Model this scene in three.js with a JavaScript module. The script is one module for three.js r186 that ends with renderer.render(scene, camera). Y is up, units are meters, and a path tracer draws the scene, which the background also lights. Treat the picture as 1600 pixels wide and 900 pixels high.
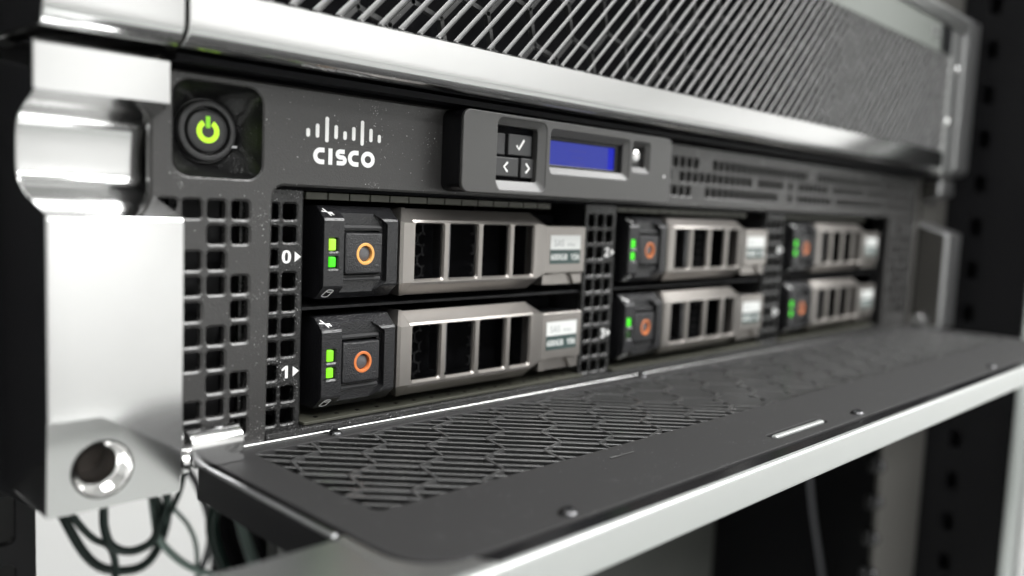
import * as THREE from 'three';
import { RectAreaLightUniformsLib } from 'three/addons/lights/RectAreaLightUniformsLib.js';
import { RoundedBoxGeometry } from 'three/addons/geometries/RoundedBoxGeometry.js';
import { ConvexGeometry } from 'three/addons/geometries/ConvexGeometry.js';
import { mergeGeometries, mergeVertices, toCreasedNormals } from 'three/addons/utils/BufferGeometryUtils.js';
import { TextGeometry } from 'three/addons/geometries/TextGeometry.js';
import { FontLoader } from 'three/addons/loaders/FontLoader.js';
import { Brush, Evaluator, SUBTRACTION } from 'three-bvh-csg';

// ---------------------------------------------------------------- camera, lights, exposure
const S = 0.001;                                   // everything below is written in millimetres
const scene = new THREE.Scene();
scene.background = new THREE.Color(0x000000);
const camera = new THREE.PerspectiveCamera(37.68, 16 / 9, 0.01, 20);
camera.position.set(-104.32 * S, 58.44 * S, 177.70 * S);
camera.quaternion.setFromRotationMatrix(new THREE.Matrix4().makeBasis(
  new THREE.Vector3(0.70165, 0.0423, 0.71126), new THREE.Vector3(0.03887, 0.99448, -0.0975), new THREE.Vector3(-0.71146, 0.09606, 0.69613)));
camera.focus = 0.218;
camera.userData.fStop = 6.8;
const renderer = new THREE.WebGLRenderer({ antialias: true });
renderer.setSize(1024, 576);
renderer.shadowMap.enabled = true;
renderer.toneMapping = THREE.LinearToneMapping;
renderer.toneMappingExposure = 1.0;
RectAreaLightUniformsLib.init();
const LAMPS = [   // [x, y, z, width, depth, light, glow, label] of the ceiling lamps, metres
  [0.3, 1.38, 1.75, 2.0, 0.3, 13, 6, 'long white ceiling light panel farthest out in front of the rack'],
  [1.4, 1.38, 0.9, 1.9, 0.55, 14, 6, 'wide white ceiling light panel above the right front of the rack'],
  [-0.2, 1.38, 0.5, 0.7, 0.3, 15, 6, 'small white ceiling light panel above the left front of the rack'],
  [0.4, 1.38, -1.25, 1.6, 0.3, 24, 6, 'white ceiling light panel above the aisle behind the rack'],
];

// ---------------------------------------------------------------- helpers
let seed = 7;
const rnd = () => { seed = (seed * 1664525 + 1013904223) >>> 0; return seed / 4294967296; };
const V2 = (x, y) => new THREE.Vector2(x, y);
const V3 = (x, y, z) => new THREE.Vector3(x, y, z);
const taken = {};
function numbered(n) { const k = taken[n] = (taken[n] ?? -1) + 1; return k ? `${n}_${String(k).padStart(3, '0')}` : n; }
function uvBox(g) {                                // uv in tiles of 50 mm, laid on by the way each face points
  const p = g.attributes.position, n = g.attributes.normal, uv = new Float32Array(p.count * 2);
  for (let i = 0; i < p.count; i++) {
    const x = p.getX(i), y = p.getY(i), z = p.getZ(i), a = Math.abs(n.getX(i)), b = Math.abs(n.getY(i)), c = Math.abs(n.getZ(i));
    let u, v; if (a >= b && a >= c) { u = z; v = y; } else if (b >= c) { u = x; v = z; } else { u = x; v = y; }
    uv[2 * i] = u / 50; uv[2 * i + 1] = v / 50;
  }
  g.setAttribute('uv', new THREE.BufferAttribute(uv, 2)); return g;
}
function ready(g, keepUV) { if (!g.userData.mm) { if (!keepUV) uvBox(g); g.scale(S, S, S); g.userData.mm = true; } return g; }
function mesh(name, g, m, parent, pos, keepUV) {
  const o = new THREE.Mesh(ready(g, keepUV), m); o.name = parent && parent !== scene ? name : numbered(name);
  if (pos) o.position.set(pos[0] * S, pos[1] * S, pos[2] * S);
  (parent || scene).add(o); return o;
}
function group(name, parent, pos) {
  const o = new THREE.Group(); o.name = parent && parent !== scene ? name : numbered(name);
  if (pos) o.position.set(pos[0] * S, pos[1] * S, pos[2] * S);
  (parent || scene).add(o); return o;
}
function tag(o, label, category, grp) { o.userData.label = label; o.userData.category = category; if (grp) o.userData.group = grp; return o; }
function struct(o) { o.userData.kind = 'structure'; return o; }
const box = (x0, x1, y0, y1, z0, z1, r = 0.25) => {
  const w = x1 - x0, h = y1 - y0, d = z1 - z0; r = Math.min(r, w * .45, h * .45, d * .45);
  const g = r > 0.01 ? new RoundedBoxGeometry(w, h, d, 2, r) : new THREE.BoxGeometry(w, h, d);
  return g.translate((x0 + x1) / 2, (y0 + y1) / 2, (z0 + z1) / 2);
};
function rrect(x0, x1, y0, y1, r, hole) {
  const s = hole ? new THREE.Path() : new THREE.Shape();
  s.moveTo(x0 + r, y0); s.lineTo(x1 - r, y0); s.absarc(x1 - r, y0 + r, r, -Math.PI / 2, 0, false); s.lineTo(x1, y1 - r); s.absarc(x1 - r, y1 - r, r, 0, Math.PI / 2, false);
  s.lineTo(x0 + r, y1); s.absarc(x0 + r, y1 - r, r, Math.PI / 2, Math.PI, false); s.lineTo(x0, y0 + r); s.absarc(x0 + r, y0 + r, r, Math.PI, 1.5 * Math.PI, false);
  return s;
}
// shape in x-y pushed from z0 to z1, with a chamfer b
function plate(shape, z0, z1, b = 0, seg = 2, curve = 6, bs = b) {
  const g = new THREE.ExtrudeGeometry(shape, { depth: z1 - z0 - 2 * b, bevelEnabled: b > 0, bevelThickness: b, bevelSize: bs, bevelOffset: -bs, bevelSegments: seg, curveSegments: curve });
  g.translate(0, 0, z0 + b); return g;
}
// profile given as [z, y] points, run along x from x0 to x1
function run(profile, x0, x1, b = 0, crease = 0.5) {
  const s = new THREE.Shape(profile.map(([z, y]) => V2(-z, y)));
  const g = plate(s, 0, x1 - x0, b, 3);
  g.rotateY(Math.PI / 2);  // shape x -> -z, depth -> +x
  g.translate(x0, 0, 0);
  return toCreasedNormals(g, crease);
}
function arcPts(cz, cy, r, a0, a1, n = 8) { const o = []; for (let i = 0; i <= n; i++) { const a = (a0 + (a1 - a0) * i / n) * Math.PI / 180; o.push([cz + r * Math.cos(a), cy + r * Math.sin(a)]); } return o; }
function cyl(r, h, n = 32) { return new THREE.CylinderGeometry(r, r, h, n).rotateX(Math.PI / 2); }   // axis along z
const ev = new Evaluator(); ev.attributes = ['position', 'normal']; ev.useGroups = false;
function prep(g) { g = g.clone(); for (const k of Object.keys(g.attributes)) if (k !== 'position' && k !== 'normal') g.deleteAttribute(k); g.clearGroups(); return new Brush(g); }
function cut(g, ...cs) { let a = prep(g); a.updateMatrixWorld(); for (const c of cs) { const b = prep(c); b.updateMatrixWorld(); a = ev.evaluate(a, b, SUBTRACTION); } const o = a.geometry; return o.index ? o.toNonIndexed() : o; }
// ring-to-ring surface: loops of equal length, joined in order
function loft(loops, close = true) {
  const n = loops[0].length, pos = [], idx = [];
  for (const l of loops) for (const p of l) pos.push(...p);
  for (let k = 0; k + 1 < loops.length; k++) for (let i = 0; i < n; i++) { const j = (i + 1) % n; if (!close && j === 0) continue; const a = k * n + i, b = k * n + j, c = a + n, d = b + n; idx.push(a, b, d, a, d, c); }
  const g = new THREE.BufferGeometry(); g.setAttribute('position', new THREE.Float32BufferAttribute(pos, 3)); g.setIndex(idx); g.computeVertexNormals(); return g;
}
function loopRect(x0, x1, y0, y1, r, z, m = 8) {
  const o = []; [[x1 - r, y1 - r, 0], [x0 + r, y1 - r, 90], [x0 + r, y0 + r, 180], [x1 - r, y0 + r, 270]].forEach(([cx, cy, a]) => { for (let i = 0; i <= m; i++) { const t = (a + 90 * i / m) * Math.PI / 180; o.push([cx + r * Math.cos(t), cy + r * Math.sin(t), z]); } }); return o;
}
function loopCircle(cx, cy, r, z, m = 8) { const o = []; for (let k = 0; k < 4; k++) for (let i = 0; i <= m; i++) { const t = (k * 90 + 90 * i / m) * Math.PI / 180; o.push([cx + r * Math.cos(t), cy + r * Math.sin(t), z]); } return o; }
function stroke(pts, w, round = false) {             // a flat stroke along 2-D points
  const L = [], R = [];
  for (let i = 0; i < pts.length; i++) { const a = pts[Math.max(0, i - 1)], b = pts[Math.min(pts.length - 1, i + 1)]; const d = V2(b[0] - a[0], b[1] - a[1]).normalize(); L.push(V2(pts[i][0] - d.y * w / 2, pts[i][1] + d.x * w / 2)); R.push(V2(pts[i][0] + d.y * w / 2, pts[i][1] - d.x * w / 2)); }
  return new THREE.Shape([...L, ...R.reverse()]);
}
const arc2 = (cx, cy, r, a0, a1, n = 20, ry = r) => { const o = []; for (let i = 0; i <= n; i++) { const a = (a0 + (a1 - a0) * i / n) * Math.PI / 180; o.push([cx + r * Math.cos(a), cy + ry * Math.sin(a)]); } return o; };
function copy(o, pos, label) { const c = o.clone(); c.name = numbered(o.name.replace(/_\d{3}$/, '')); c.position.set(pos[0] * S, pos[1] * S, pos[2] * S); c.userData = { ...o.userData }; if (label) c.userData.label = label; scene.add(c); return c; }

// ---------------------------------------------------------------- textures and materials
function noiseField(n, s, passes) {                 // tileable blurred noise, 0..1
  seed = s; let a = new Float32Array(n * n).map(() => rnd());
  for (let p = 0; p < passes; p++) { const b = new Float32Array(n * n); for (let y = 0; y < n; y++) for (let x = 0; x < n; x++) { let t = 0; for (let j = -1; j <= 1; j++) for (let i = -1; i <= 1; i++) t += a[((y + j + n) % n) * n + (x + i + n) % n]; b[y * n + x] = t / 9; } a = b; }
  let lo = 1, hi = 0; for (const v of a) { lo = Math.min(lo, v); hi = Math.max(hi, v); }
  return a.map(v => (v - lo) / (hi - lo));
}
function dataTex(n, f, srgb, rep = 1) {
  const d = new Uint8Array(n * n * 4); for (let i = 0; i < n * n; i++) { const c = f(i % n, Math.floor(i / n), i); d[4 * i] = c[0] * 255; d[4 * i + 1] = c[1] * 255; d[4 * i + 2] = c[2] * 255; d[4 * i + 3] = 255; }
  const t = new THREE.DataTexture(d, n, n); t.wrapS = t.wrapT = THREE.RepeatWrapping; t.magFilter = t.minFilter = THREE.LinearFilter; if (srgb) t.colorSpace = THREE.SRGBColorSpace; t.repeat.set(rep, rep); t.needsUpdate = true; return t;
}
const nf = noiseField(512, 3, 2), nc = noiseField(512, 11, 9), nb = noiseField(256, 21, 16);
const grain = dataTex(512, (x, y, i) => { const v = nf[i] * .75 + nc[i] * .25; return [v, v, v]; }, false, 1.6);
const fineGrain = dataTex(512, (x, y, i) => [nf[i], nf[i], nf[i]], false, 2.6);
const smudge = dataTex(256, (x, y, i) => { const v = .8 + .2 * nb[i]; return [v, v, v]; }, false, 1.1);
function dustTex(base, specks, bright, s) {          // a coat of one colour with grains of pale dust lying on it
  const n = 1024, a = new Float32Array(n * n).fill(0); seed = s;
  const cl = []; for (let k = 0; k < 9; k++) cl.push([rnd() * n, rnd() * n, 40 + rnd() * 110]);
  for (let k = 0; k < specks; k++) {
    let x, y; if (rnd() < .55) { const c = cl[Math.floor(rnd() * cl.length)], q = (rnd() + rnd() + rnd() - 1.5) * c[2], w = (rnd() + rnd() + rnd() - 1.5) * c[2]; x = c[0] + q; y = c[1] + w; } else { x = rnd() * n; y = rnd() * n; }
    const v = bright * Math.pow(rnd(), 2.2), big = 1 + Math.floor(Math.pow(rnd(), 2) * 4.2); x = Math.floor(x + 4 * n) % n; y = Math.floor(y + 4 * n) % n;
    for (let j = 0; j < big; j++) for (let i = 0; i < big; i++) { const q = ((y + j) % n) * n + (x + i) % n; a[q] = Math.max(a[q], v); }
  }
  return dataTex(n, (x, y, i) => { const m = .94 + .12 * (nf[(y % 512) * 512 + x % 512] - .5), d = a[i]; return base.map(b => Math.min(1, b * m + d)); }, true, 1);
}
const lin = (r, g, b) => new THREE.Color().setRGB(r, g, b);
const std = (c, rough, metal = 0, extra = {}) => new THREE.MeshStandardMaterial({ color: lin(...c), roughness: rough, metalness: metal, ...extra });
const phys = (c, rough, spec, extra = {}) => new THREE.MeshPhysicalMaterial({ color: lin(...c), roughness: rough, specularIntensity: spec, ...extra });
const W1 = lin(1, 1, 1);
const M = {
  panel: new THREE.MeshPhysicalMaterial({ ior: 1.55, color: W1, map: dustTex([.235, .232, .23], 1800, .55, 5), roughness: .26, bumpMap: grain, bumpScale: 9e-5 }),
  dusty: new THREE.MeshPhysicalMaterial({ ior: 1.55, color: W1, map: dustTex([.11, .11, .11], 6500, .75, 9), roughness: .26, bumpMap: grain, bumpScale: 1.8e-4 }),
  lid: new THREE.MeshStandardMaterial({ color: W1, map: dustTex([.145, .142, .145], 1300, .5, 15), roughness: .68, bumpMap: grain, bumpScale: 5e-5 }),
  slat: new THREE.MeshPhysicalMaterial({ ior: 1.7, color: W1, map: dustTex([.50, .50, .50], 2600, .4, 19), roughness: .22, metalness: .45, bumpMap: grain, bumpScale: 2e-5 }),
  scuff: std([.12, .12, .118], .6),
  rib: new THREE.MeshPhysicalMaterial({ color: W1, map: dustTex([.27, .27, .27], 1500, .4, 29), roughness: .35 }),
  upSlat: new THREE.MeshStandardMaterial({ color: W1, map: dustTex([.62, .62, .62], 1500, .25, 23), roughness: .36, metalness: .45, bumpMap: grain, bumpScale: 2e-5 }),
  black: phys([.010, .010, .011], .5, .5, { bumpMap: grain, bumpScale: 2e-5 }),
  blackTex: phys([.009, .009, .0105], .26, 1, { ior: 1.6, bumpMap: grain, bumpScale: 1.6e-4 }),
  bowl: phys([1, 1, 1], .33, 1, { ior: 1.7, map: dustTex([.09, .09, .092], 6000, .6, 31), bumpMap: grain, bumpScale: 1.4e-4 }),
  button: phys([.016, .016, .018], .28, 1, { ior: 1.6, bumpMap: grain, bumpScale: 2.4e-4 }),
  gloss: phys([.006, .006, .007], .22, .6),
  pitch: phys([.004, .004, .005], .5, .2),
  deep: phys([.004, .004, .005], .8, .2),
  module: phys([.052, .051, .050], .36, 1, { ior: 1.6, bumpMap: fineGrain, bumpScale: 1.5e-5 }),
  key: std([.036, .036, .037], .4, 0, { bumpMap: fineGrain, bumpScale: 1e-5 }),
  chrome: std([.70, .70, .698], .17, 1),
  brushed: std([.46, .46, .465], .36, 1),
  flank: std([.05, .048, .044], .4),
  polish: std([.88, .875, .87], .09, 1),
  satin: std([.74, .75, .745], .3, 1),
  bore: std([.035, .026, .02], .6),
  darkSteel: std([.09, .09, .093], .25, 1),
  steel: std([.45, .45, .46], .32, 1),
  taupe: std([.36, .338, .318], .29, .85, { bumpMap: fineGrain, bumpScale: 8e-6 }),
  silver: std([.50, .515, .505], .36, .5),
  olive: std([.05, .05, .038], .5),
  white: std([.85, .85, .84], .45),
  orange: std([.62, .18, .05], .35),
  lens: std([.10, .10, .105], .18), amber: std([.82, .40, .11], .35),
  rail: phys([.007, .007, .008], .45, .35, { bumpMap: grain, bumpScale: 2e-5 }),
  galv: std([.13, .126, .118], .5, .5, { roughnessMap: smudge }),
  paint: std([.74, .78, .76], .35),
  greyPaint: std([.055, .057, .053], .4),
  cable: std([.01, .028, .022], .4),
  cablePale: std([.30, .40, .36], .4),
  cableGrey: std([.25, .25, .27], .45),
  wall: std([.66, .66, .655], .7), ceil: std([.8, .8, .79], .8), floor: std([.36, .37, .36], .45),
};
const glow = (c, k) => new THREE.MeshStandardMaterial({ color: 0x0a0a0a, roughness: .4, emissive: lin(...c), emissiveIntensity: k });
const LED = { bright: glow([.5, 1, .06], 1.15), green: glow([.07, 1, .01], 1.25), lime: glow([.30, 1, .02], 1.1), dim: glow([.02, .2, .005], .3), power: glow([.58, 1, .03], 1.15), bar: glow([.30, .85, .02], .9), lcd: new THREE.MeshPhysicalMaterial({ color: 0x020204, roughness: .3, specularIntensity: .35, emissive: lin(.036, .05, .36) }), lcdText: glow([.05, .04, .22], 1), lcdEdge: new THREE.MeshPhysicalMaterial({ color: 0x020204, roughness: .3, specularIntensity: .35, emissive: lin(.004, .012, .50) }) };
const font = await new FontLoader().loadAsync('fonts/droid/droid_sans_bold.typeface.json');
const text = (s, h, d = .06) => { const g = new TextGeometry(s, { font, size: h, depth: d, curveSegments: 6, bevelEnabled: false }); g.computeBoundingBox(); const b = g.boundingBox; g.translate(-(b.min.x + b.max.x) / 2, -(b.min.y + b.max.y) / 2, 0); return g; };

// ---------------------------------------------------------------- the room that the metal mirrors
{
  const X0 = -2300, X1 = 2700, Y0 = -1050, Y1 = 1400, Z0 = -1900, Z1 = 2500, T = 80;
  struct(mesh('floor', box(X0, X1, Y0 - T, Y0, Z0, Z1, 0), M.floor));
  struct(mesh('ceiling', box(X0, X1, Y1, Y1 + T, Z0, Z1, 0), M.ceil));
  struct(mesh('wall', box(X0 - T, X0, Y0, Y1, Z0, Z1, 0), M.wall));
  struct(mesh('wall', box(X1, X1 + T, Y0, Y1, Z0, Z1, 0), M.wall));
  struct(mesh('wall', box(X0, X1, Y0, Y1, Z0 - T, Z0, 0), M.wall));
  struct(mesh('wall', box(X0, X1, Y0, Y1, Z1, Z1 + T, 0), M.wall));
  for (const [x, y, z, w, d, k, e, label] of LAMPS) {
    const t = tag(group('ceiling_light', scene, [x * 1000, y * 1000, z * 1000]), label, 'ceiling light');
    mesh('frame', box(-w * 500 - 15, w * 500 + 15, 0, 18, -d * 500 - 15, d * 500 + 15, 2), M.white, t);
    mesh('lamp_panel', box(-w * 500, w * 500, -4, -0.5, -d * 500, d * 500, 1), glow([1, 1, .99], e), t);
    const l = new THREE.RectAreaLight(lin(1, 1, .99), k, w, d); l.position.set(0, -0.008, 0); l.rotation.x = -Math.PI / 2; l.castShadow = true; t.add(l);
  }
}

// ---------------------------------------------------------------- shared server pieces
const XR = 424, XL = -30;
// the chrome ear: profile with a finger groove, countersunk screw hole and milled pocket
let earFlank, earGeoR;
const earGeo = (() => {
  const scoop = new THREE.CatmullRomCurve3([[6.8, 76.1], [3.2, 74.6], [-.8, 73.2], [-3.0, 71.4], [-3.9, 69.0], [-4.3, 65.0], [-4.1, 61.0], [-2.6, 58.7], [.2, 57.2], [4.6, 55.9], [9.2, 54.5], [12.9, 53.2]].map(([z, y]) => V3(z, y, 0))).getPoints(44).map(p => [p.x, p.y]);
  const prof = [[-14, 85], [6.2, 85], [6.8, 84.4], [6.8, 76.6], ...scoop, [13.2, 52.7], [13.2, -1.6], ...arcPts(11.9, -1.7, 1.3, 0, -90, 4), [-14, -3]];
  earFlank = run(prof.map(([z, y]) => [z - 1.5, (y - 41) * .96 + 41]), XR - .12, XR + .2); earGeoR = run(prof, XR, XR + 25.3, 1.4, .6);
  const g = run(prof, -55.3, XL, .45, .6);
  const pocket = plate(new THREE.Shape([V2(-60, 15.5), V2(-46, 15.4), V2(-29, 5.2), V2(-29, -8), V2(-60, -8)]), 0, 12, 0); pocket.rotateX(.06).translate(0, .1, 11.88);
  const hole = cyl(3.4, 60, 40).translate(-45.5, 5, 0);
  const cone = new THREE.CylinderGeometry(5.75, 5.75, 6.0, 64).rotateX(Math.PI / 2).translate(-45.5, 5, 11.4);
  const cup = cyl(5.75, 3, 48).translate(-45.5, 5, 13.85);
  return toCreasedNormals(cut(g, pocket, hole, cone, cup), .55);
})();
const earPlainR = run([[-14, -3], ...arcPts(8.6, 1.6, 4.6, -90, 0, 8), [13.2, 86], [-14, 86]], XR, XR + 25.3, .8, .6);
const earPlain = run([[-14, -3], ...arcPts(8.6, 1.6, 4.6, -90, 0, 8), [13.2, 50], [-14, 85]], -55.3, XL, .45, .6);
const hexWalls = (x0, x1, y0, y1, z0, z1, side, w, turn) => {      // honeycomb ribs inside a rectangle, cells turned with the slats
  const out = [], c = Math.cos(turn), s = Math.sin(turn), rot = (a, b) => [a * c - b * s, a * s + b * c], h = side * Math.sqrt(3) / 2, seen = new Set();
  const N = Math.ceil((x1 - x0 + y1 - y0) / side) + 4, cx = (x0 + x1) / 2, cy = (y0 + y1) / 2;
  const clip = (p, q) => { let t0 = 0, t1 = 1; const d = [q[0] - p[0], q[1] - p[1]]; for (const [a, b] of [[-d[0], p[0] - x0], [d[0], x1 - p[0]], [-d[1], p[1] - y0], [d[1], y1 - p[1]]]) { if (Math.abs(a) < 1e-9) { if (b < 0) return null; } else { const r = b / a; if (a < 0) t0 = Math.max(t0, r); else t1 = Math.min(t1, r); } } return t1 - t0 > .03 ? [[p[0] + d[0] * t0, p[1] + d[1] * t0], [p[0] + d[0] * t1, p[1] + d[1] * t1]] : null; };
  for (let i = -N; i <= N; i++) for (let j = -N; j <= N; j++) {
    const a = i * 1.5 * side, b = (j + (i & 1 ? .5 : 0)) * 2 * h;
    const pts = []; for (let k = 0; k < 6; k++) { const t = k * Math.PI / 3, q = rot(a + side * Math.cos(t), b + side * Math.sin(t)); pts.push([cx + q[0], cy + q[1]]); }
    for (let k = 0; k < 6; k++) {
      const p = pts[k], q = pts[(k + 1) % 6], id = [Math.round((p[0] + q[0]) * 50), Math.round((p[1] + q[1]) * 50)].join();
      if (seen.has(id)) continue; seen.add(id);
      const e = clip(p, q); if (!e) continue;
      const L = Math.hypot(e[1][0] - e[0][0], e[1][1] - e[0][1]);
      const g = new THREE.BoxGeometry(L + w * .5, w, z1 - z0); g.rotateZ(Math.atan2(e[1][1] - e[0][1], e[1][0] - e[0][0])); g.translate((e[0][0] + e[1][0]) / 2, (e[0][1] + e[1][1]) / 2, (z0 + z1) / 2); out.push(g);
    }
  }
  return mergeGeometries(out);
};
const lean = (g, k, zf) => { const p = g.attributes.position; for (let i = 0; i < p.count; i++) p.setX(i, p.getX(i) + k * (p.getZ(i) - zf)); g.computeVertexNormals(); return g; };
function slatGeo(h, w, z0, z1) {                     // a 45 degree slat whose ends are cut level, with softened long edges
  const a = w * Math.SQRT2;
  return plate(new THREE.Shape([V2(0, 0), V2(a, 0), V2(a + h, h), V2(h, h)]), z0, z1, .42, 3, 2);
}
function screwAt(parent, x, y, z, r, axis, mat = M.steel) {
  const t = group('screw', parent, [x, y, z]);
  const head = new THREE.LatheGeometry([V2(0, 0.55 * r), V2(.45 * r, .5 * r), V2(.8 * r, .3 * r), V2(r, 0), V2(r, -.3 * r)], 24);
  const g = cut(head.toNonIndexed ? head : head, new THREE.CylinderGeometry(.38 * r, .38 * r, r, 6).translate(0, .55 * r, 0));
  mesh('screw_head', head, mat, t); mesh('socket', new THREE.CylinderGeometry(.36 * r, .36 * r, .1, 6).translate(0, .55 * r, 0), M.deep, t);
  if (axis === 'z') t.rotation.x = Math.PI / 2; if (axis === '-x') t.rotation.z = Math.PI / 2;
  return t;
}

// ---------------------------------------------------------------- the server with its door folded open
const srv = tag(group('rack_server'), 'black rack server with its perforated front door folded down and a glowing green power button', 'server');
// chassis: a tray behind the face
mesh('chassis', mergeGeometries([box(XL, XR, 84.6, 85.4, -600, -2.6, 0), box(XL, XR, -2.6, -1.8, -600, -6, 0), box(XL, XL + 1, -1.8, 84.6, -600, -2.6, 0), box(XR - 1, XR, -1.8, 84.6, -600, -2.6, 0), box(XL + 1, XR - 1, -1.8, 84.6, -62, -60, 0)]), M.deep, srv);
// front panel: one moulding with vents
const COLS = [-27.7, -22.35, -16.75, -11.1], ROWS = [55, 49.4, 43.7, 38.1, 32.4, 26.8, 21.3, 15.8, 10.2, 5.0];
const KEEP = ['1111', '0011', '1110', '1111', '0101', '1111', '0110', '0011', '0111', '1101'];
const panelShape = (() => {
  const s = new THREE.Shape();
  s.moveTo(XL - 1.4, -2.4); s.lineTo(-4.2, -2.4); s.lineTo(-3.2, 58); s.absarc(-.2, 58, 3, Math.PI, Math.PI / 2, true); s.lineTo(367, 61); s.absarc(367, 58, 3, Math.PI / 2, 0, true); s.lineTo(370, -2.4); s.lineTo(408, -2.4); s.lineTo(408, 84.2); s.lineTo(XL - 1.4, 84.2); s.lineTo(XL - 1.4, -2.4);
  s.holes.push(rrect(-26.5, -6, 62.1, 82.3, 3.6, true));
  ROWS.forEach((y, j) => COLS.forEach((x, i) => { if (KEEP[j][i] === '1') s.holes.push(rrect(x - 2.15, x + 2.15, y - 2.05, y + 2.05, .8, true)); }));
  const gap = [[5, 6, 25, 26, 44], [1, 14, 20, 22, 30, 39, 47], [4, 5, 19, 20, 22, 31, 45]];
  [77.6, 72.2, 66.8].forEach((y, j) => { for (let k = 0; k < 53; k++) if (!gap[j].includes(k)) s.holes.push(rrect(156.5 + k * 4.55 - 1.5, 156.5 + k * 4.55 + 1.5, y - 1.75, y + 1.75, .5, true)); });
  [0, 1, 2, 3, 4].forEach(i => [54, 48.4, 42.8, 37.2, 31.6, 26, 20.4, 14.8, 9.2].forEach((y, j) => { const x = 378 + i * 5.6; if ((i * 5 + j * 3) % 7 > 1) s.holes.push(rrect(x - 2.1, x + 2.1, y - 2.05, y + 2.05, .8, true)); }));
  return s;
})();
mesh('face_panel', plate(panelShape, -2.6, 0, .36, 1, 4, .55), M.panel, srv);
mesh('inner_panel', box(XL + 1, -9.4, -1.6, 61, -11, -10, 0), M.deep, srv);
{ // parts glimpsed through the left vents
  mesh('inner_board', box(-24, -12, 2, 58, -9.8, -8.2, .2), M.black, srv);
}
// power button in its bowl
{
  const b = group('power_button', srv, [-16.25, 72.2, 0]);
  const loops = []; for (let i = 0; i <= 12; i++) { const t = i / 12, e = t * t * (3 - 2 * t) * .75 + t * .25, A = loopRect(-10.25, 10.25, -10.1, 10.1, 3.6, 0, 10), B = loopCircle(0, 0.2, 7.3, 0, 10), zz = -.12 - 7.2 * (1 - Math.pow(1 - t, 1.5)); loops.push(A.map((p, k) => [p[0] + (B[k][0] - p[0]) * e, p[1] + (B[k][1] - p[1]) * e, zz])); }
  const bowl = loft(loops); mesh('bowl', bowl, M.bowl, b);
  mesh('bowl_floor', cyl(7.6, .6).translate(0, .2, -7.7), M.gloss, b);
  const lathe = (pts) => new THREE.LatheGeometry(pts.map(p => V2(...p)), 56).rotateX(Math.PI / 2);
  mesh('button_ring', lathe([[5.35, -2.2], [5.35, .75], [5.6, 1.0], [6.5, .95], [6.85, .6], [6.9, -2.2]]).translate(0, .2, -6.6), M.key, b);
  mesh('button_cap', lathe([[0, .5], [2, .48], [3.6, .42], [4.5, .28], [4.8, 0], [4.85, -1.6]]).translate(0, .2, -6.0), M.key, b);
  mesh('power_symbol', plate(stroke(arc2(0, 0, 2.05, 120, 420, 40), 1.2), 0, .1).translate(-.1, .1, -5.52), LED.power, b);
  mesh('power_bar', plate(new THREE.Shape([V2(-.5, .7), V2(.5, .7), V2(.5, 3.3), V2(-.5, 3.3)]), 0, .1).translate(-.1, .1, -5.52), LED.bar, b);
  mesh('light_slot', box(5.3, 7.0, -3.2, -2.6, -6, -5.65, .1), M.steel, b);
}
// logo: nine bars and five letters in white print
{
  const l = group('logo', srv, [0, 0, .02]);
  const bars = [[5.8, 72.9, 74.9], [8.35, 72.9, 76.2], [11.0, 72.0, 78.1], [13.6, 73.0, 76.35], [16.2, 73.0, 75.1], [18.75, 73.0, 76.4], [21.3, 72.0, 78.2], [23.95, 73.1, 76.45], [26.55, 73.1, 75.15]];
  for (const [x, y0, y1] of bars) mesh('logo_bar', plate(rrect(x - .5, x + .5, y0, y1, .48), 0, .08), M.white, l);
  const w = 1.12, y = 68.65, put = (s) => mesh('letter', plate(s, 0, .06, 0, 1, 16), M.white, l);
  put(stroke([[10.4, y + 1.42], [9.7, y + 1.42], ...arc2(9.35, y, 1.48, 95, 265, 24, 1.42), [9.7, y - 1.42], [10.4, y - 1.42]], w));
  put(new THREE.Shape([V2(11.55, y - 1.96), V2(12.67, y - 1.96), V2(12.67, y + 1.96), V2(11.55, y + 1.96)]));
  put(stroke([[16.2, y + 1.42], [15.2, y + 1.42], ...arc2(14.95, y + .72, .82, 95, 265, 14, .70), [15.3, y + .02], ...arc2(15.5, y - .70, .82, 88, -88, 14, .72), [15.1, y - 1.42], [13.95, y - 1.42]], w * .94));
  put(stroke([[20.35, y + 1.42], [19.6, y + 1.42], ...arc2(19.25, y, 1.48, 95, 265, 24, 1.42), [19.6, y - 1.42], [20.35, y - 1.42]], w));
  put(stroke(arc2(23.2, y, 1.54, 0, 360, 48, 1.46), w));
}
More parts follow.
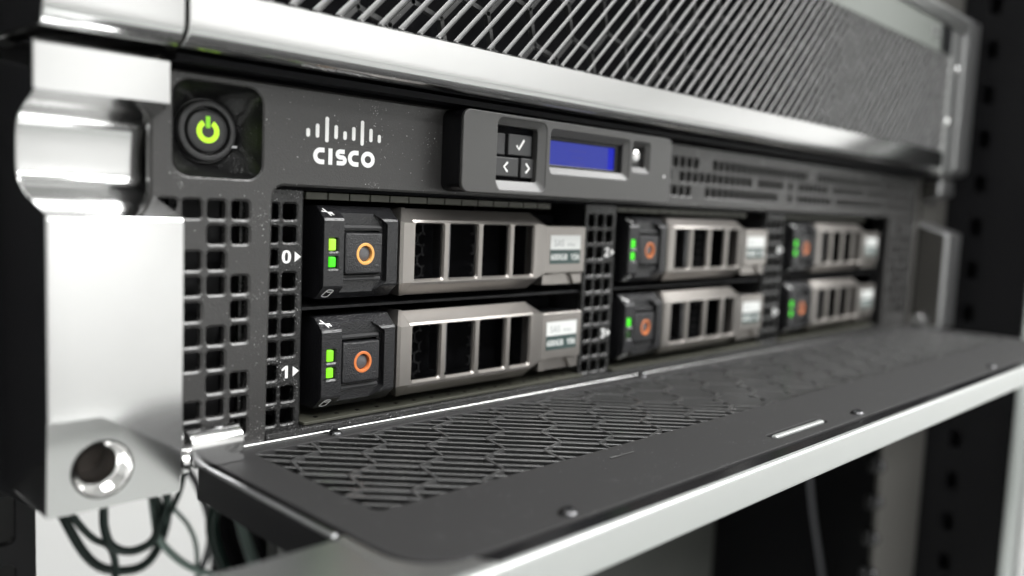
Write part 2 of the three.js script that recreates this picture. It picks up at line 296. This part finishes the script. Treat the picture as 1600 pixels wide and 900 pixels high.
// control module with keys and a small display
{
  const c = group('control_module', srv);
  const Z = 8.6, s = rrect(47.6, 145, 61.8, 84.0, 2.6);
  s.holes.push(rrect(60.4, 80.6, 63.0, 82.9, 2.2, true)); s.holes.push(rrect(82.3, 120.9, 68.6, 81.6, 1.4, true)); s.holes.push(rrect(122.6, 132.2, 71.4, 81.4, 1.0, true));
  mesh('module_face', plate(s, Z - 1.2, Z, .35, 3, 6), M.module, c);
  mesh('module_side', plate(s, .05, Z - 1.2, .02, 1, 6), M.gloss, c);
  const well = (a, b, z1) => toCreasedNormals(loft([loopRect(...a, Z - .3), loopRect(...b, Z - 1.5), loopRect(...b, z1)]), .3);
  mesh('key_well', well([60.4, 80.6, 63.0, 82.9, 2.2], [60.8, 78.2, 65.6, 81.0, 1.0], 5.0), M.module, c);
  mesh('key_bed', box(60, 80, 64.6, 81.6, 3.9, 4.5, 0), M.deep, c);
  const keyG = (x0, x1, y0, y1, z) => box(x0, x1, y0, y1, 4.5, z, .3);
  mesh('key', keyG(60.9, 66.3, 72.9, 78.9, 5.6), M.key, c);
  const put = (x0, x1, y0, y1, z, sh) => { const k = mesh('key', keyG(x0, x1, y0, y1, z), M.key, c); mesh('key_mark', sh.translate((x0 + x1) / 2, (y0 + y1) / 2, z + .03), M.white, k); };
  put(67.6, 77.2, 73.1, 79.0, 5.7, plate(stroke([[-1.5, -.1], [-.6, -1.2], [1.5, 1.6]], .62), 0, .06));
  put(62.6, 71.8, 66.9, 72.3, 5.9, plate(stroke([[.7, 1.35], [-.75, 0], [.7, -1.35]], .6), 0, .06).translate(-.6, 0, 0));
  put(72.9, 78.1, 66.8, 72.5, 5.9, plate(stroke([[-.7, 1.35], [.75, 0], [-.7, -1.35]], .6), 0, .06));
  mesh('display_well', well([82.3, 120.9, 68.6, 81.6, 1.4], [82.6, 119.0, 70.6, 79.8, .6], 5.8), M.module, c);
  const d = mesh('display', box(84.6, 113.2, 71.5, 78.6, 5.2, 5.7, .1), LED.lcd, c);
  mesh('display_edge', box(113.25, 116.4, 71.5, 78.6, 5.2, 5.66, .1), LED.lcdEdge, c);
  const fr = rrect(82.4, 119.2, 70.4, 80.0, .6); fr.holes.push(rrect(84.6, 116.4, 71.5, 78.6, .4, true)); mesh('display_frame', plate(fr, 5.0, 6.0, .2), M.gloss, c);
  for (let k = 0; k < 3; k++) mesh('display_text', text(['- - - - - - -', '- - - - -', '- - - - - -'][k], 1.5, .04).translate(98, 76.3 - k * 2.0, 5.72), LED.lcdText, c);
  mesh('knob_well', well([122.6, 132.2, 71.4, 81.4, 1.0], [123, 131.2, 73.2, 80.2, .6], 5.6), M.module, c);
  mesh('knob_bed', box(122.6, 131.6, 72.8, 80.6, 5.0, 5.5, 0), M.key, c);
  mesh('knob', new THREE.SphereGeometry(2.5, 24, 16).scale(1, 1.1, .8).translate(126.6, 76.9, 5.9), M.polish, c);
  mesh('indicator', cyl(.45, .2).translate(141, 70.9, Z), M.white, c);
}
// bay: dividers with holes and slot numbers, shelves, gasket
const stripY = [54.9, 49.4, 43.9, 38.3, 32.8, 27.2, 21.6, 16.0, 10.5, 4.9];
for (let k = 0; k < 3; k++) {
  const x = 124 * k, s = new THREE.Shape([V2(x - 9.7, 1.6), V2(x + 6.9, 1.6), V2(x + 6.9, 60.5), V2(x - 9.7, 60.5)]);
  stripY.forEach((y, j) => { for (const [i, cx] of [[0, -6.4], [1, -1.55], [2, 3.25]]) { if (i === 2 && (j === 2 || j === 7)) continue; s.holes.push(rrect(x + cx - 1.85, x + cx + 1.85, y - 1.95, y + 1.95, .7, true)); } });
  const t = mesh('bay_divider', plate(s, -5.2, -3, .3, 1, 4, .45), M.dusty, srv);
  [[44.1, 2 * k], [15.9, 2 * k + 1]].forEach(([y, n]) => { mesh('slot_number', text(String(n), 3.1).scale(1.15, 1, 1).translate(x + 2.35, y, -2.98), M.white, t); mesh('slot_arrow', plate(new THREE.Shape([V2(x + 4.6, y - 1.25), V2(x + 6.3, y), V2(x + 4.6, y + 1.25)]), -2.98, -2.92), M.white, t); });
  mesh('bay_wall', mergeGeometries([box(x + 5.9, x + 6.8, 2, 60.5, -58, -5.4, 0), box(x - 9, x - 8.1, 2, 60.5, -58, -5.4, 0)]), M.steel, srv);
}
for (let k = 0; k < 3; k++) for (let i = 0; i < 14; i++) mesh('gasket_segment', box(124 * k + 8 + i * 6.4, 124 * k + 14.1 + i * 6.4, 58.1, 59.9, -9, -3.8, .2), M.olive, srv);
for (let k = 0; k < 3; k++) { mesh('bay_shelf', box(124 * k + 7.1, 124 * k + 114.8, 30.6, 31.3, -58, -4.4, .1), M.black, srv); mesh('bay_floor', box(124 * k + 7.1, 124 * k + 114.8, 2.2, 2.9, -58, -1.5, .1), M.olive, srv); for (let i = 0; i < 16; i++) mesh('floor_notch', box(124 * k + 12 + i * 6.4, 124 * k + 12.9 + i * 6.4, 2.9, 3.02, -5.2, -4.2, 0), M.deep, srv); }
mesh('bay_ceiling', box(-3, 371, 60.2, 60.9, -58, -2.8, 0), M.deep, srv);
mesh('chassis_lip', box(-4, 371, -1.8, 2.1, -5, -.2, .5), M.dusty, srv);
mesh('inner_panel', box(371, 408, -1.6, 61, -9, -8, 0), M.black, srv);
{ const e = mesh('mounting_ear', earGeo, M.chrome, srv); mesh('ear_bolt', cyl(3.36, 3, 32).translate(-45.5, 5, 1), M.bore, e);
  mesh('countersink', new THREE.LatheGeometry([[3.3, 6.5], [3.34, 8.6], [3.6, 9.5], [4.2, 10.2], [4.9, 10.9], [5.4, 11.6], [5.68, 12.3], [5.72, 12.6]].map(([a, b]) => V2(a, b)), 64).rotateX(Math.PI / 2).translate(-45.5, 5, 0), M.polish, e); }
mesh('ear_flank', earFlank, M.flank, mesh('mounting_ear', earGeoR, M.brushed, srv));
{ // black latch cover to the left of the ear
  const s = new THREE.Shape([V2(-150, -1), V2(-60.4, -1), V2(-49, -10.5), V2(-49, 83), V2(-150, 83)]);
  mesh('latch_cover', plate(s, -24, -14.2, .6, 2), M.pitch, srv);
}
// ---- the open door
const door = group('bezel_door', srv, [0, 0, 0]); door.rotation.z = -0.003;
{
  const DZ1 = 79, PX0 = -20.6, PX1 = 414;
  const flat = (g) => g.rotateX(Math.PI / 2);   // x-y shape becomes x-z, thickness goes down (z -> -y)
  const s = rrect(PX0, PX1, 1.6, DZ1, 1.2); const s2 = new THREE.Shape(); s2.moveTo(PX0, 1.6); s2.lineTo(PX1, 1.6); s2.lineTo(PX1, DZ1 - 11); s2.absarc(PX1 - 11, DZ1 - 11, 11, 0, Math.PI / 2, false); s2.lineTo(PX0 + 11, DZ1); s2.absarc(PX0 + 11, DZ1 - 11, 11, Math.PI / 2, Math.PI, false); s2.lineTo(PX0, 1.6);
  s2.holes.push(rrect(-10.2, 404, 5.0, 52.5, 2, true));
  s2.holes.push(rrect(104.6, 136, 71.2, 75.0, 1.2, true));
  for (const [x, z] of [[17.6, 76.2], [153.6, 76.2], [292.8, 76.2]]) { const c = new THREE.Path(); c.absarc(x, z, 1.9, 0, 2 * Math.PI, true); s2.holes.push(c); }
  mesh('door_panel', flat(plate(s2, 0, 1.6, .3, 2, 10)), M.lid, door);
  mesh('door_backing', flat(plate(rrect(60, 200, 55, 78, 1), 3.2, 3.6)), M.black, door);
  mesh('scuff', mergeGeometries([box(53, 55.4, .31, .34, 58.6, 59.2, 0), box(55.4, 62, .31, .33, 58.9, 59.15, 0)]), M.scuff, door);
  // latch slot
  mesh('latch_bar', box(105.6, 135, -1.6, .3, 72.5, 74.3, .6), M.silver, door);
  mesh('latch_floor', box(104, 137, -2.6, -2.0, 70.5, 75.6, .1), M.gloss, door);
  // honeycomb ribs on the inner side, slats under them
  const hx = hexWalls(-10.4, 404.2, 4.8, 52.7, .3, 1.9, 9.6, .72, Math.PI / 4); flat(hx);
  const ribs = mesh('honeycomb', hx, M.rib, door); ribs.userData.kind = 'stuff';
  const sg = [0, 1, 2].map(() => flat(lean(slatGeo(48.2, 1.15, .4, 2.9), 1.2, .5)));
  const step = 9.6 * Math.sqrt(3) / 2 / 2 * Math.SQRT2;
  const n = Math.floor((404 + 10 + 48) / step);
  for (let i = 0; i < n; i++) {
    const x = -10 - 48 + i * step;
    if (x < -10.3 || x + 50 > 404) {                 // the ends are cut by the frame
      const h0 = Math.max(0, -10.3 - x), h1 = Math.min(48.2, 404 - x); if (h1 - h0 < 3) continue;
      const g = flat(lean(plate(new THREE.Shape([V2(h0, h0), V2(h0 + 1.63, h0), V2(h1 + 1.63, h1), V2(h1, h1)]), 0.4, 2.9, .42, 3, 2), 1.2, .5));
      mesh('slat', g, M.slat, door, [x, 0, 4.6]);
    } else mesh('slat', sg[i % 3], M.slat, door, [x, 0, 4.6]);
  }
  mesh('dust_filter', flat(plate(rrect(-12, 406, 3.4, 54, 1), 3.6, 4.2)), M.deep, door);
  // rails and rims
  mesh('side_rail', mergeGeometries([run([[5.5, -.6], [57, -.6], [57, -8], [5.5, -8]], -23.4, -22.2, .2)]), M.black, door);
  mesh('side_trim', box(-23.5, -22.2, -.75, .1, 4.8, 57.4, .35), M.steel, door);
  mesh('side_channel', box(-22.1, -20, -4.5, -2.2, 4, 66, .1), M.gloss, door);
  mesh('hinge_strip', box(-18, 418, -.2, .75, .1, 1.3, .3), M.chrome, door);
  mesh('trim_strip', box(-9, XR - 10, -1.3, -.5, 79.3, 83.1, .3), M.gloss, door);
  mesh('door_rim', run([[83.2, -.4], [84.6, -.35], ...arcPts(84.4, -1.0, .9, 70, 0, 4), [85.3, -7.6], ...arcPts(84.4, -7.7, .9, 0, -80, 4), [74, -8.6], [74, -3], [83.2, -3]], -21.8, XR + 1, .2), M.silver, door);
  // end pieces that lie over the ears when the door is shut
  const tab = (x0, x1) => { const sh = rrect(x0, x1, 58.2, 85.2, 1.6); return flat(plate(sh, .2, 8.4, .7, 4)); };
  mesh('end_piece', tab(-55.3, -23.2), M.satin, door);
  mesh('end_piece', tab(XR + 1.4, XR + 25), M.chrome, door);
  const cr = new THREE.Shape([V2(-23.0, 57.6), V2(-21.0, 57.6), V2(-21.0, 68)]); cr.absarc(-10, 68, 11, Math.PI, Math.PI / 2, true); cr.lineTo(-8, 83.0); cr.lineTo(-23, 83.0);
  mesh('corner_plate', flat(plate(cr, .35, 3, .15)), M.satin, door);
  // screws
  for (const [x, z, r] of [[13.4, 2.9, 1.7], [143, 2.9, 1.7], [17.6, 76.2, 2.0], [153.6, 76.2, 2.0], [292.8, 76.2, 2.0]]) screwAt(door, x, z > 50 ? 0 : .2, z, r * 1.1, 'y', M.darkSteel);
  // hinges
  const hin = (x0, x1) => { const p = [[1.8, .2], [9.2, .2], [9.2, 4.2], ...arcPts(5.6, 4.2, 3.6, 0, 180, 12), [1.8, 4.2]]; return run(p, x0, x1, .35); };
  for (const [x0, x1, e] of [[-26.2, -14.4, -1], [408, 420, 1]]) { const h = mesh('hinge_block', hin(x0, x1), M.chrome, door); mesh('hinge_pin', new THREE.CylinderGeometry(1.5, 1.5, 5, 24).rotateZ(Math.PI / 2).translate(e < 0 ? x0 - 1.6 : x1 + 1.6, 3, 6), M.polish, h); mesh('hinge_screw', new THREE.CylinderGeometry(1.0, 1.0, .4, 20).translate(x1 - 4.4, 7.75, 5.6), M.steel, h); }
  mesh('hinge_collar', new THREE.CylinderGeometry(2.6, 2.6, 1.2, 28).rotateZ(Math.PI / 2).translate(-27.6, 1.4, 7), M.polish, door);
}

// ---------------------------------------------------------------- drive carriers
const DG = (() => {                                   // shared shapes, written at the first bay: x 6..113, y 33..57
  const G = {};
  const prof = (z0, y0, y1, s, d) => [[-46, y0 - .1], [-d, y0], [z0 - .32, y0 + s - .25], [z0, y0 + s + .4], [z0, y1 - s - .4], [z0 - .32, y1 - s + .25], [-d, y1], [-46, y1 + .1]];
  const blk = run(prof(0, 33.3, 56.7, 3.2, 3.8), 10.9, 33.6, .25, .3);
  const chan = plate(new THREE.Shape([V2(16.7, 30), V2(16.7, 60), V2(26.9, 60), V2(26.9, 54.8), V2(30.1, 52.4), V2(30.1, 37.6), V2(26.9, 35.3), V2(26.9, 30)]), -1.8, 6, 0);
  const pit = box(16.9, 28.7, 39.2, 50.7, -6, 2, 0);
  const l1 = box(12.5, 15.0, 45.5, 48.8, -1.3, 2, 0), l2 = box(12.5, 15.0, 41.2, 44.2, -1.3, 2, 0);
  const ch = [[12.5, 15.0, 45.5, 48.8], [12.5, 15.0, 41.2, 44.2]].map(([a, b, c, d]) => new ConvexGeometry([...loopRect(a, b, c, d, .3, -.35, 3), ...loopRect(a - .4, b + .4, c - .5, d + .2, .5, .02, 3), ...loopRect(a - .4, b + .4, c - .5, d + .2, .5, 1, 3)].map(p => V3(...p))));
  G.block = toCreasedNormals(cut(blk, chan, pit, l1, l2, ...ch), .3);
  G.lips = mergeGeometries([run([[-2.4, 51.0], [-.7, 51.0], [-.7, 51.4], [-1.0, 52.0], [-2.4, 52.0]], 16.8, 28.7, .05, .2), run([[-2.4, 37.9], [-.7, 37.9], [-.7, 38.3], [-1.0, 38.9], [-2.4, 38.9]], 16.8, 28.7, .05, .2)]);
  G.button = toCreasedNormals(cut(box(17.1, 28.4, 39.7, 50.2, -5, .25, .55), cyl(2.3, 2.4, 32).translate(23.1, 44.8, .2)), .6);
  const ring = new THREE.LatheGeometry([V2(2.0, -.9), V2(2.02, .05), V2(2.1, .16), V2(2.66, .16), V2(2.76, .08), V2(2.8, -.1)], 40).rotateX(Math.PI / 2).scale(1, 1.02, 1).translate(23.1, 44.8, .2); G.ring = ring;
  G.lens = new THREE.SphereGeometry(2.02, 24, 12).scale(1, 1, .35).translate(23.1, 44.8, -.75);
  G.led1 = box(12.55, 14.4, 45.75, 48.6, -1.4, .05, .3); G.led2 = box(12.55, 14.4, 41.6, 44.1, -1.4, .05, .3);
  // grille: bevelled plate with four windows, sloping to a lower label pad
  const out = new THREE.Shape([V2(34.4, 36.5), V2(37.6, 33.2), V2(88.6, 33.2), V2(90, 35), V2(90, 54.6), V2(88.6, 56.7), V2(37.6, 56.7), V2(34.4, 53.4)]);
  const pl = new THREE.ExtrudeGeometry(out, { depth: 8, bevelEnabled: true, bevelThickness: 3.6, bevelSize: 3.0, bevelOffset: -3.0, bevelSegments: 1 }); pl.translate(0, 0, -11.6);
  const main = toCreasedNormals(run([[-4.2, 33.2], [-3.6, 33.2], [-.33, 36.15], [0, 36.8], [0, 53.1], [-.33, 53.75], [-3.6, 56.7], [-4.2, 56.7]], 38.4, 87.4, .05, .35), .35);
  const leftRim = new ConvexGeometry([V3(34.5, 36.6, -.3), V3(34.5, 53.3, -.3), V3(35.2, 36.9, .4), V3(35.2, 53.0, .4), V3(38.4, 36.9, .4), V3(38.4, 53.0, .4), V3(38.4, 56.9, -3.8), V3(38.4, 33.0, -3.8), V3(37.4, 56.9, -3.9), V3(37.4, 33.0, -3.9), V3(34.5, 36.6, -14), V3(34.5, 53.3, -14), V3(38.4, 56.9, -14), V3(38.4, 33, -14)]);
  const wins = [[39.6, 49.6], [51.7, 62.6], [64.7, 75.5], [77.6, 86.2]].map(([a, b]) => plate(rrect(a, b, 37.7, 52.7, .7), -60, 4, 0, 1, 4));
  const flares = [[39.6, 49.6], [51.7, 62.6], [64.7, 75.5], [77.6, 86.2]].map(([a, b]) => new ConvexGeometry([...loopRect(a, b, 37.7, 52.7, .7, -.75, 3), ...loopRect(a - .35, b + .35, 37.0, 53.1, .9, .1, 3), ...loopRect(a - .35, b + .35, 37.0, 53.1, .9, 1, 3)].map(p => V3(...p))));
  let gm = cut(main, box(38.9, 86.9, 36.6, 53.3, -60, -1.5, 0), ...wins, ...flares);
  const facet = new ConvexGeometry([V3(87.35, 53.5, 0), V3(87.35, 36.4, 0), V3(93.7, 52.7, -1.5), V3(93.7, 38.0, -1.5), V3(87.35, 56.5, -3.6), V3(87.35, 33.3, -3.6), V3(93.7, 52.9, -3), V3(93.7, 37.2, -3), V3(87.35, 56.5, -4), V3(87.35, 33.3, -4)]);
  const pad = box(93.6, 112.8, 37.6, 52.9, -4, -1.5, .5);
  const scoop = cut(box(93.6, 112.8, 33.9, 37.4, -14, -2.6, .3), cyl(6.5, 6, 32).translate(102.5, 32.4, -.6));
  const strip = (g) => { g = g.index ? g.toNonIndexed() : g; for (const k of Object.keys(g.attributes)) if (k !== 'position' && k !== 'normal') g.deleteAttribute(k); return g; };
  G.grille = mergeGeometries([gm, leftRim, facet, pad, scoop].map(strip));
  // mesh of small hexagons behind the windows
  G.hex = mergeGeometries([hexWalls(38.6, 50.5, 36, 54, -10.4, -9.6, 2.0, .5, Math.PI / 6), hexWalls(69, 74, 36, 54, -10.4, -9.6, 2.0, .5, Math.PI / 6)]);
  G.inner = mergeGeometries([box(39, 112, 34, 56, -45, -16, 0), box(86.8, 112, 36.5, 52.5, -15.9, -4.2, 0), box(38.6, 86.7, 33.5, 34.5, -15.9, -4.4, 0), box(38.6, 86.7, 55.2, 56.2, -15.9, -4.4, 0)]);
  G.rib = box(57.4, 57.9, 37, 53, -14, -7, 0);
  G.label = new THREE.PlaneGeometry(14.8, 9.2).translate(102.8, 45.3, -1.42);
  const tilt = (g, y, z) => g.rotateX(-Math.atan2(3.8, 3.2)).translate(0, y, z);
  const bolt = mergeGeometries([plate(stroke([[-1.6, .3], [-.3, .1], [1.5, -.9]], .32), 0, .05), plate(stroke([[-.9, 1.3], [-.1, 0], [.5, -1.3]], .32), 0, .05), plate(stroke([[.1, -.2], [1.3, -.2]], .5), 0, .05)]);
  G.bolt = tilt(bolt.translate(12.9, 0, .04), 55.1, -1.9 + .0);
  const can = mergeGeometries([plate(stroke(arc2(0, 1.0, 1.0, 0, 360, 24, .5), .28), 0, .05), plate(stroke([[-1, 1.0], [-1, -1.1], ...arc2(0, -1.1, 1.0, 180, 360, 12, .5), [1, 1.0]], .28), 0, .05)]).rotateZ(-.2);
  G.can = can.rotateX(Math.atan2(3.8, 3.2)).translate(13.4, 34.9, -1.92 - .0);
  return G;
})();
const labelTex = (() => {
  const c = document.createElement('canvas'); c.width = 512; c.height = 320; const x = c.getContext('2d');
  x.fillStyle = '#eef0ee'; x.fillRect(0, 0, 512, 160); x.fillStyle = '#3f5250'; x.fillRect(0, 160, 512, 160);
  x.fillStyle = '#b9bdbd'; x.font = 'bold 100px sans-serif'; x.fillText('SAS', 60, 122); x.font = 'bold 46px sans-serif'; x.fillText('6Gbps', 285, 120);
  x.fillStyle = '#f4f6f4'; x.font = 'bold 92px sans-serif'; x.fillText('600GB', 14, 276); x.fillText('15k', 348, 276);
  const t = new THREE.CanvasTexture(c); t.colorSpace = THREE.SRGBColorSpace; return t;
})();
M.label = new THREE.MeshStandardMaterial({ color: lin(.78, .78, .78), map: labelTex, roughness: .35 });
const CAR = 'hard drive carriers in the server bays';
const carrierLabel = ['black and taupe drive carrier beside the printed number 0, directly under the white logo', 'black and taupe drive carrier beside the printed number 1, nearest to the open door',
  'drive carrier in the upper row of the middle column, under the blue display', 'drive carrier in the lower row of the middle column with only its upper light bright', 'blurred drive carrier in the upper row of the farthest column', 'blurred drive carrier in the lower row of the farthest column, just above the door'];
const ledPair = [['bright', 'green'], ['lime', 'lime'], ['green', 'green'], ['green', 'dim'], ['green', 'green'], ['green', 'green']];
function carrier(i) {
  const t = tag(group('drive_carrier', scene, [6 + 124 * Math.floor(i / 2), 33 - 27.93 * (i % 2), -4]), carrierLabel[i], 'drive carrier', CAR);
  const P = [-6, -33, 4], put = (n, g, m, parent = t) => mesh(n, g, m, parent, parent === t ? P : null);
  const b = put('latch_block', DG.block, M.blackTex); mesh('latch_lip', DG.lips, M.black, b);
  const bt = put('release_button', DG.button, M.button); mesh('button_ring', DG.ring, i ? M.orange : M.amber, bt); mesh('button_lens', DG.lens, M.lens, bt);
  put('status_light', DG.led1, LED[ledPair[i][0]]); put('status_light', DG.led2, LED[ledPair[i][1]]);
  put('printed_icon', DG.bolt, M.white); put('printed_icon', DG.can, M.white);
  put('carrier_grille', DG.grille, M.taupe); put('vent_mesh', DG.hex, M.black); put('drive_body', DG.inner, M.deep); put('inner_rib', DG.rib, M.steel);
  const l = mesh('drive_label', DG.label, M.label, t, P, true);
  return t;
}
for (let i = 0; i < 6; i++) carrier(i);

// ---------------------------------------------------------------- the server above, its door shut
const up = tag(group('rack_server'), 'upper rack server with its shut door of diagonal grey slats above a chrome bar', 'server');
{
  const O = 90;
  mesh('chassis', box(XL, XR, 86.4, 176, -600, 1.5, .4), M.pitch, up);
  mesh('mounting_ear', earPlain, M.chrome, up, [0, O, 0]); mesh('mounting_ear', earPlainR, M.brushed, up, [0, O, 0]);
  mesh('latch_cover', plate(new THREE.Shape([V2(-150, 88.5), V2(-60, 88.5), V2(-49, 86), V2(-49, 180), V2(-150, 180)]), -24, -14.2, .6, 2), M.pitch, up);
  const d = group('bezel_door', up);
  mesh('chrome_bar', run([[2, 99.2], [12.6, 99.2], [13.2, 98.7], [13.2, 92.2], ...arcPts(8.2, 92.2, 5.0, -4, -80, 10), [2, 86.6]], -29.2, 403.2, .4), M.chrome, d);
  mesh('bar_lip', run([[1.8, 84.9], [6.6, 84.9], [6.8, 86.4], [1.8, 86.4]], -29, 424, .2), M.pitch, d);
  const sg = [0, 1].map(() => lean(slatGeo(51.4, 1.05, 11.2, 13.3), -.9, 13.3)), n = Math.floor((403 + 29 + 51) / 5.83);
  for (let i = 0; i < n; i++) {
    const x = -29 - 51 + 2.2 + i * 5.83, h0 = Math.max(0, -29 - x), h1 = Math.min(51.4, 402 - x); if (h1 - h0 < 3) continue;
    if (h0 === 0 && h1 === 51.4) mesh('slat', sg[i % 2], M.upSlat, d, [x, 99.3, 0]);
    else mesh('slat', lean(plate(new THREE.Shape([V2(h0, h0), V2(h0 + 1.48, h0), V2(h1 + 1.48, h1), V2(h1, h1)]), 11.2, 13.3, .42, 3, 2), -.9, 13.3), M.upSlat, d, [x, 99.3, 0]);
  }
  const hx = mesh('honeycomb', hexWalls(-29, 403, 99.3, 150.6, 8.6, 10.2, 9.6, 1.2, Math.PI / 4), M.rib, d); hx.userData.kind = 'stuff';
  mesh('door_back', box(-29, 404, 99, 151, 2, 2.6, 0), M.deep, d);
  const band = mesh('badge_band', box(-29, 403.4, 150.8, 166.4, 3, 12.9, .5), M.badge = std([.22, .235, .22], .4, .5), d);
  const bd = mesh('badge', box(386, 402, 151.5, 165.8, 12.9, 13.3, .3), M.gloss, d); mesh('badge_print', box(372, 384, 157, 163, 12.92, 13.05, .1), M.satin, d);
  mesh('door_rim', run([[3, 166.6], [13.4, 166.6], [14, 167.2], [14, 174], [12, 176.4], [3, 176.4]], -29.2, 424, .3), M.satin, d);
  mesh('side_frame', box(404, 423.6, 86.6, 166.3, 3, 12.6, .8), M.satin, d);
  mesh('side_groove', box(411, 413, 90, 165, 12.4, 12.9, .2), M.steel, d);
  for (const [x, y] of [[416, 146], [408, 116]]) screwAt(d, x, y, 12.7, 1.8, 'z', M.polish);
}

// ---------------------------------------------------------------- the cabinet round them
const cab0 = tag(group('rack_cabinet'), 'black rack cabinet with square-holed posts round both servers and a pale door edge at right', 'rack cabinet');
{ // left rail with rounded square openings
  const s = new THREE.Shape([V2(-120, -400), V2(-45.8, -400), V2(-45.8, 260), V2(-120, 260)]);
  for (let k = -10; k < 12; k++) s.holes.push(rrect(-56.5, -50.2, -21.2 + k * 15.8, -10.4 + k * 15.8, 1.2, true));
  mesh('post', plate(s, -30, -27.5, .4, 2, 5), M.rail, cab0);
  mesh('post_flange', box(-47.8, -45.9, -400, 260, -70, -30.1, .3), M.rail, cab0);
  mesh('side_panel', box(-150, -147, -400, 300, -700, -32, .3), M.rail, cab0);
}
{ // right: pale rail with cage nuts, black side with square holes, pale door edge
  const p = mesh('post', box(398, 470, -400, 260, -6, -3.2, .5), M.galv, cab0);
  for (let k = 0; k < 7; k++) { screwAt(cab0, 396.5 - (k % 2), -62 - k * 22, -2, 3.6, 'z', M.darkSteel); mesh('cage_nut', box(391, 398.5, -66 - k * 22, -57 - k * 22, -9, -4, .8), M.darkSteel, cab0); }
  const s = new THREE.Shape([V2(-44, -400), V2(200, -400), V2(200, 300), V2(-44, 300)]);
  for (let k = 0; k < 25; k++) s.holes.push(rrect(-16.5, -9.5, -380 + k * 27, -380 + k * 27 + 11, .8, true));   // x of the shape is -z
  mesh('side_panel', plate(s, 0, 2.4, .4, 2, 4).rotateY(Math.PI / 2).translate(474, 0, 0), M.rail, cab0, null).userData.label = 'black side panel with a column of square holes';
  mesh('panel_backing', box(480, 482, -400, 300, -200, 44, 0), M.deep, cab0);
  mesh('door_edge', box(472, 500, -400, 300, 45, 51, 1.5), M.paint, cab0);
  mesh('door_skin', box(474, 500, -400, 300, 59.2, 78, 1), M.rail, cab0);
  mesh('roof_panel', box(-150, 480, 262, 265, -600, -30, 0), M.rail, cab0);
  mesh('inner_baffle', box(110, 900, -900, -4, -262, -260, 0), M.deep, cab0);
}
{
  tag(mesh('blank_panel', box(60, 388, -260, -30, -112, -104, 1), M.greyPaint), 'plain grey blank panel in the shadow below the open door', 'blank panel');
  const tube = (pts, r) => new THREE.TubeGeometry(new THREE.CatmullRomCurve3(pts.map(p => V3(...p))), 48, r, 10);
  const CG = 'cables hanging behind the left rack post';
  const cab = (pts, r, m, l) => tag(mesh('cable', tube(pts, r), m), l, 'cable', CG);
  cab([[10.4, -37.4, -148.3], [10.9, -61.6, -145.6], [11.2, -69.0, -145.6], [13.9, -76.8, -145.6], [21.1, -80.9, -145.6], [29.3, -79.0, -145.6], [31.8, -71.9, -145.6], [30.5, -61.8, -145.6], [25.3, -57.2, -148.3], [15.8, -56.4, -153.7]], 1.70, M.cable, 'dark green cable bent in a tight loop under the chrome ear');
  cab([[-3.2, -48.2, -151.0], [1.5, -63.2, -149.7], [8.2, -73.4, -149.0], [14.4, -78.7, -149.0], [17.2, -91.8, -151.0], [13.1, -110.8, -153.7]], 1.36, M.cable, 'dark green cable slanting down across the left of the loop');
  cab([[30.8, -48.2, -153.7], [32.1, -70.0, -151.0], [33.9, -80.1, -151.0], [38.8, -88.1, -149.7], [45.4, -94.8, -148.3], [56.6, -102.0, -148.3], [72.9, -108.1, -151.0]], 1.50, M.cablePale, 'pale green cable sweeping down to the right of the loop');
  cab([[34.8, -51.0, -159.2], [41.4, -70.0, -156.5], [48.2, -79.7, -156.5], [52.0, -89.0, -156.5], [52.8, -105.4, -156.5], [52.5, -129.8, -159.2]], 0.95, M.cablePale, 'thin pale cable curving down beside the dark gap');
  cab([[29.4, -51.0, -142.9], [32.9, -61.8, -141.5], [31.8, -71.4, -142.2], [38.2, -61.8, -142.9], [43.0, -48.2, -145.6]], 1.22, M.cable, 'dark green cable end crossing at the upper right of the loop');
  cab([[-6, -40, -170], [2, -66, -166], [16, -92, -164], [34, -96, -164], [44, -78, -166], [40, -52, -170], [30, -36, -174]], 1.9, M.cable, 'thick dark green cable in a wide loop behind the tight loop');
  cab([[18, -36, -160], [30, -50, -158], [33, -62, -158], [44, -56, -160], [58, -40, -164]], 2.6, M.deep, 'short thick black cable knotted high up behind the loops');
  cab([[44, -44, -176], [60, -70, -172], [66, -96, -172], [58, -124, -176]], 1.6, M.cableGrey, 'grey cable hanging straight down at the right of the white gap');
  for (let k = 0; k < 4; k++) cab([[58 + k * 6, -30, -150 - k * 6], [62 + k * 7, -55, -146 - k * 5], [56 + k * 9, -80, -150 - k * 5], [70 + k * 6, -120, -152]], 2.6, [M.cable, M.deep, M.cablePale, M.deep][k], ['dark green cable in the bundle right of the white gap', 'black cable in the bundle right of the white gap', 'pale green cable in the bundle under the door side', 'black cable farthest right in the bundle under the door side'][k]);
  tag(mesh('cable', tube([[408, -40, -60], [419, -80, -60], [430, -115, -60], [440, -142, -60], [460, -186, -60], [480, -230, -60]], 1.6), M.cableGrey), 'grey cable hanging in the dark below the right end of the door', 'cable');
}

scene.traverse(o => { if (o.isMesh) { o.castShadow = o.receiveShadow = true; } });
renderer.render(scene, camera);
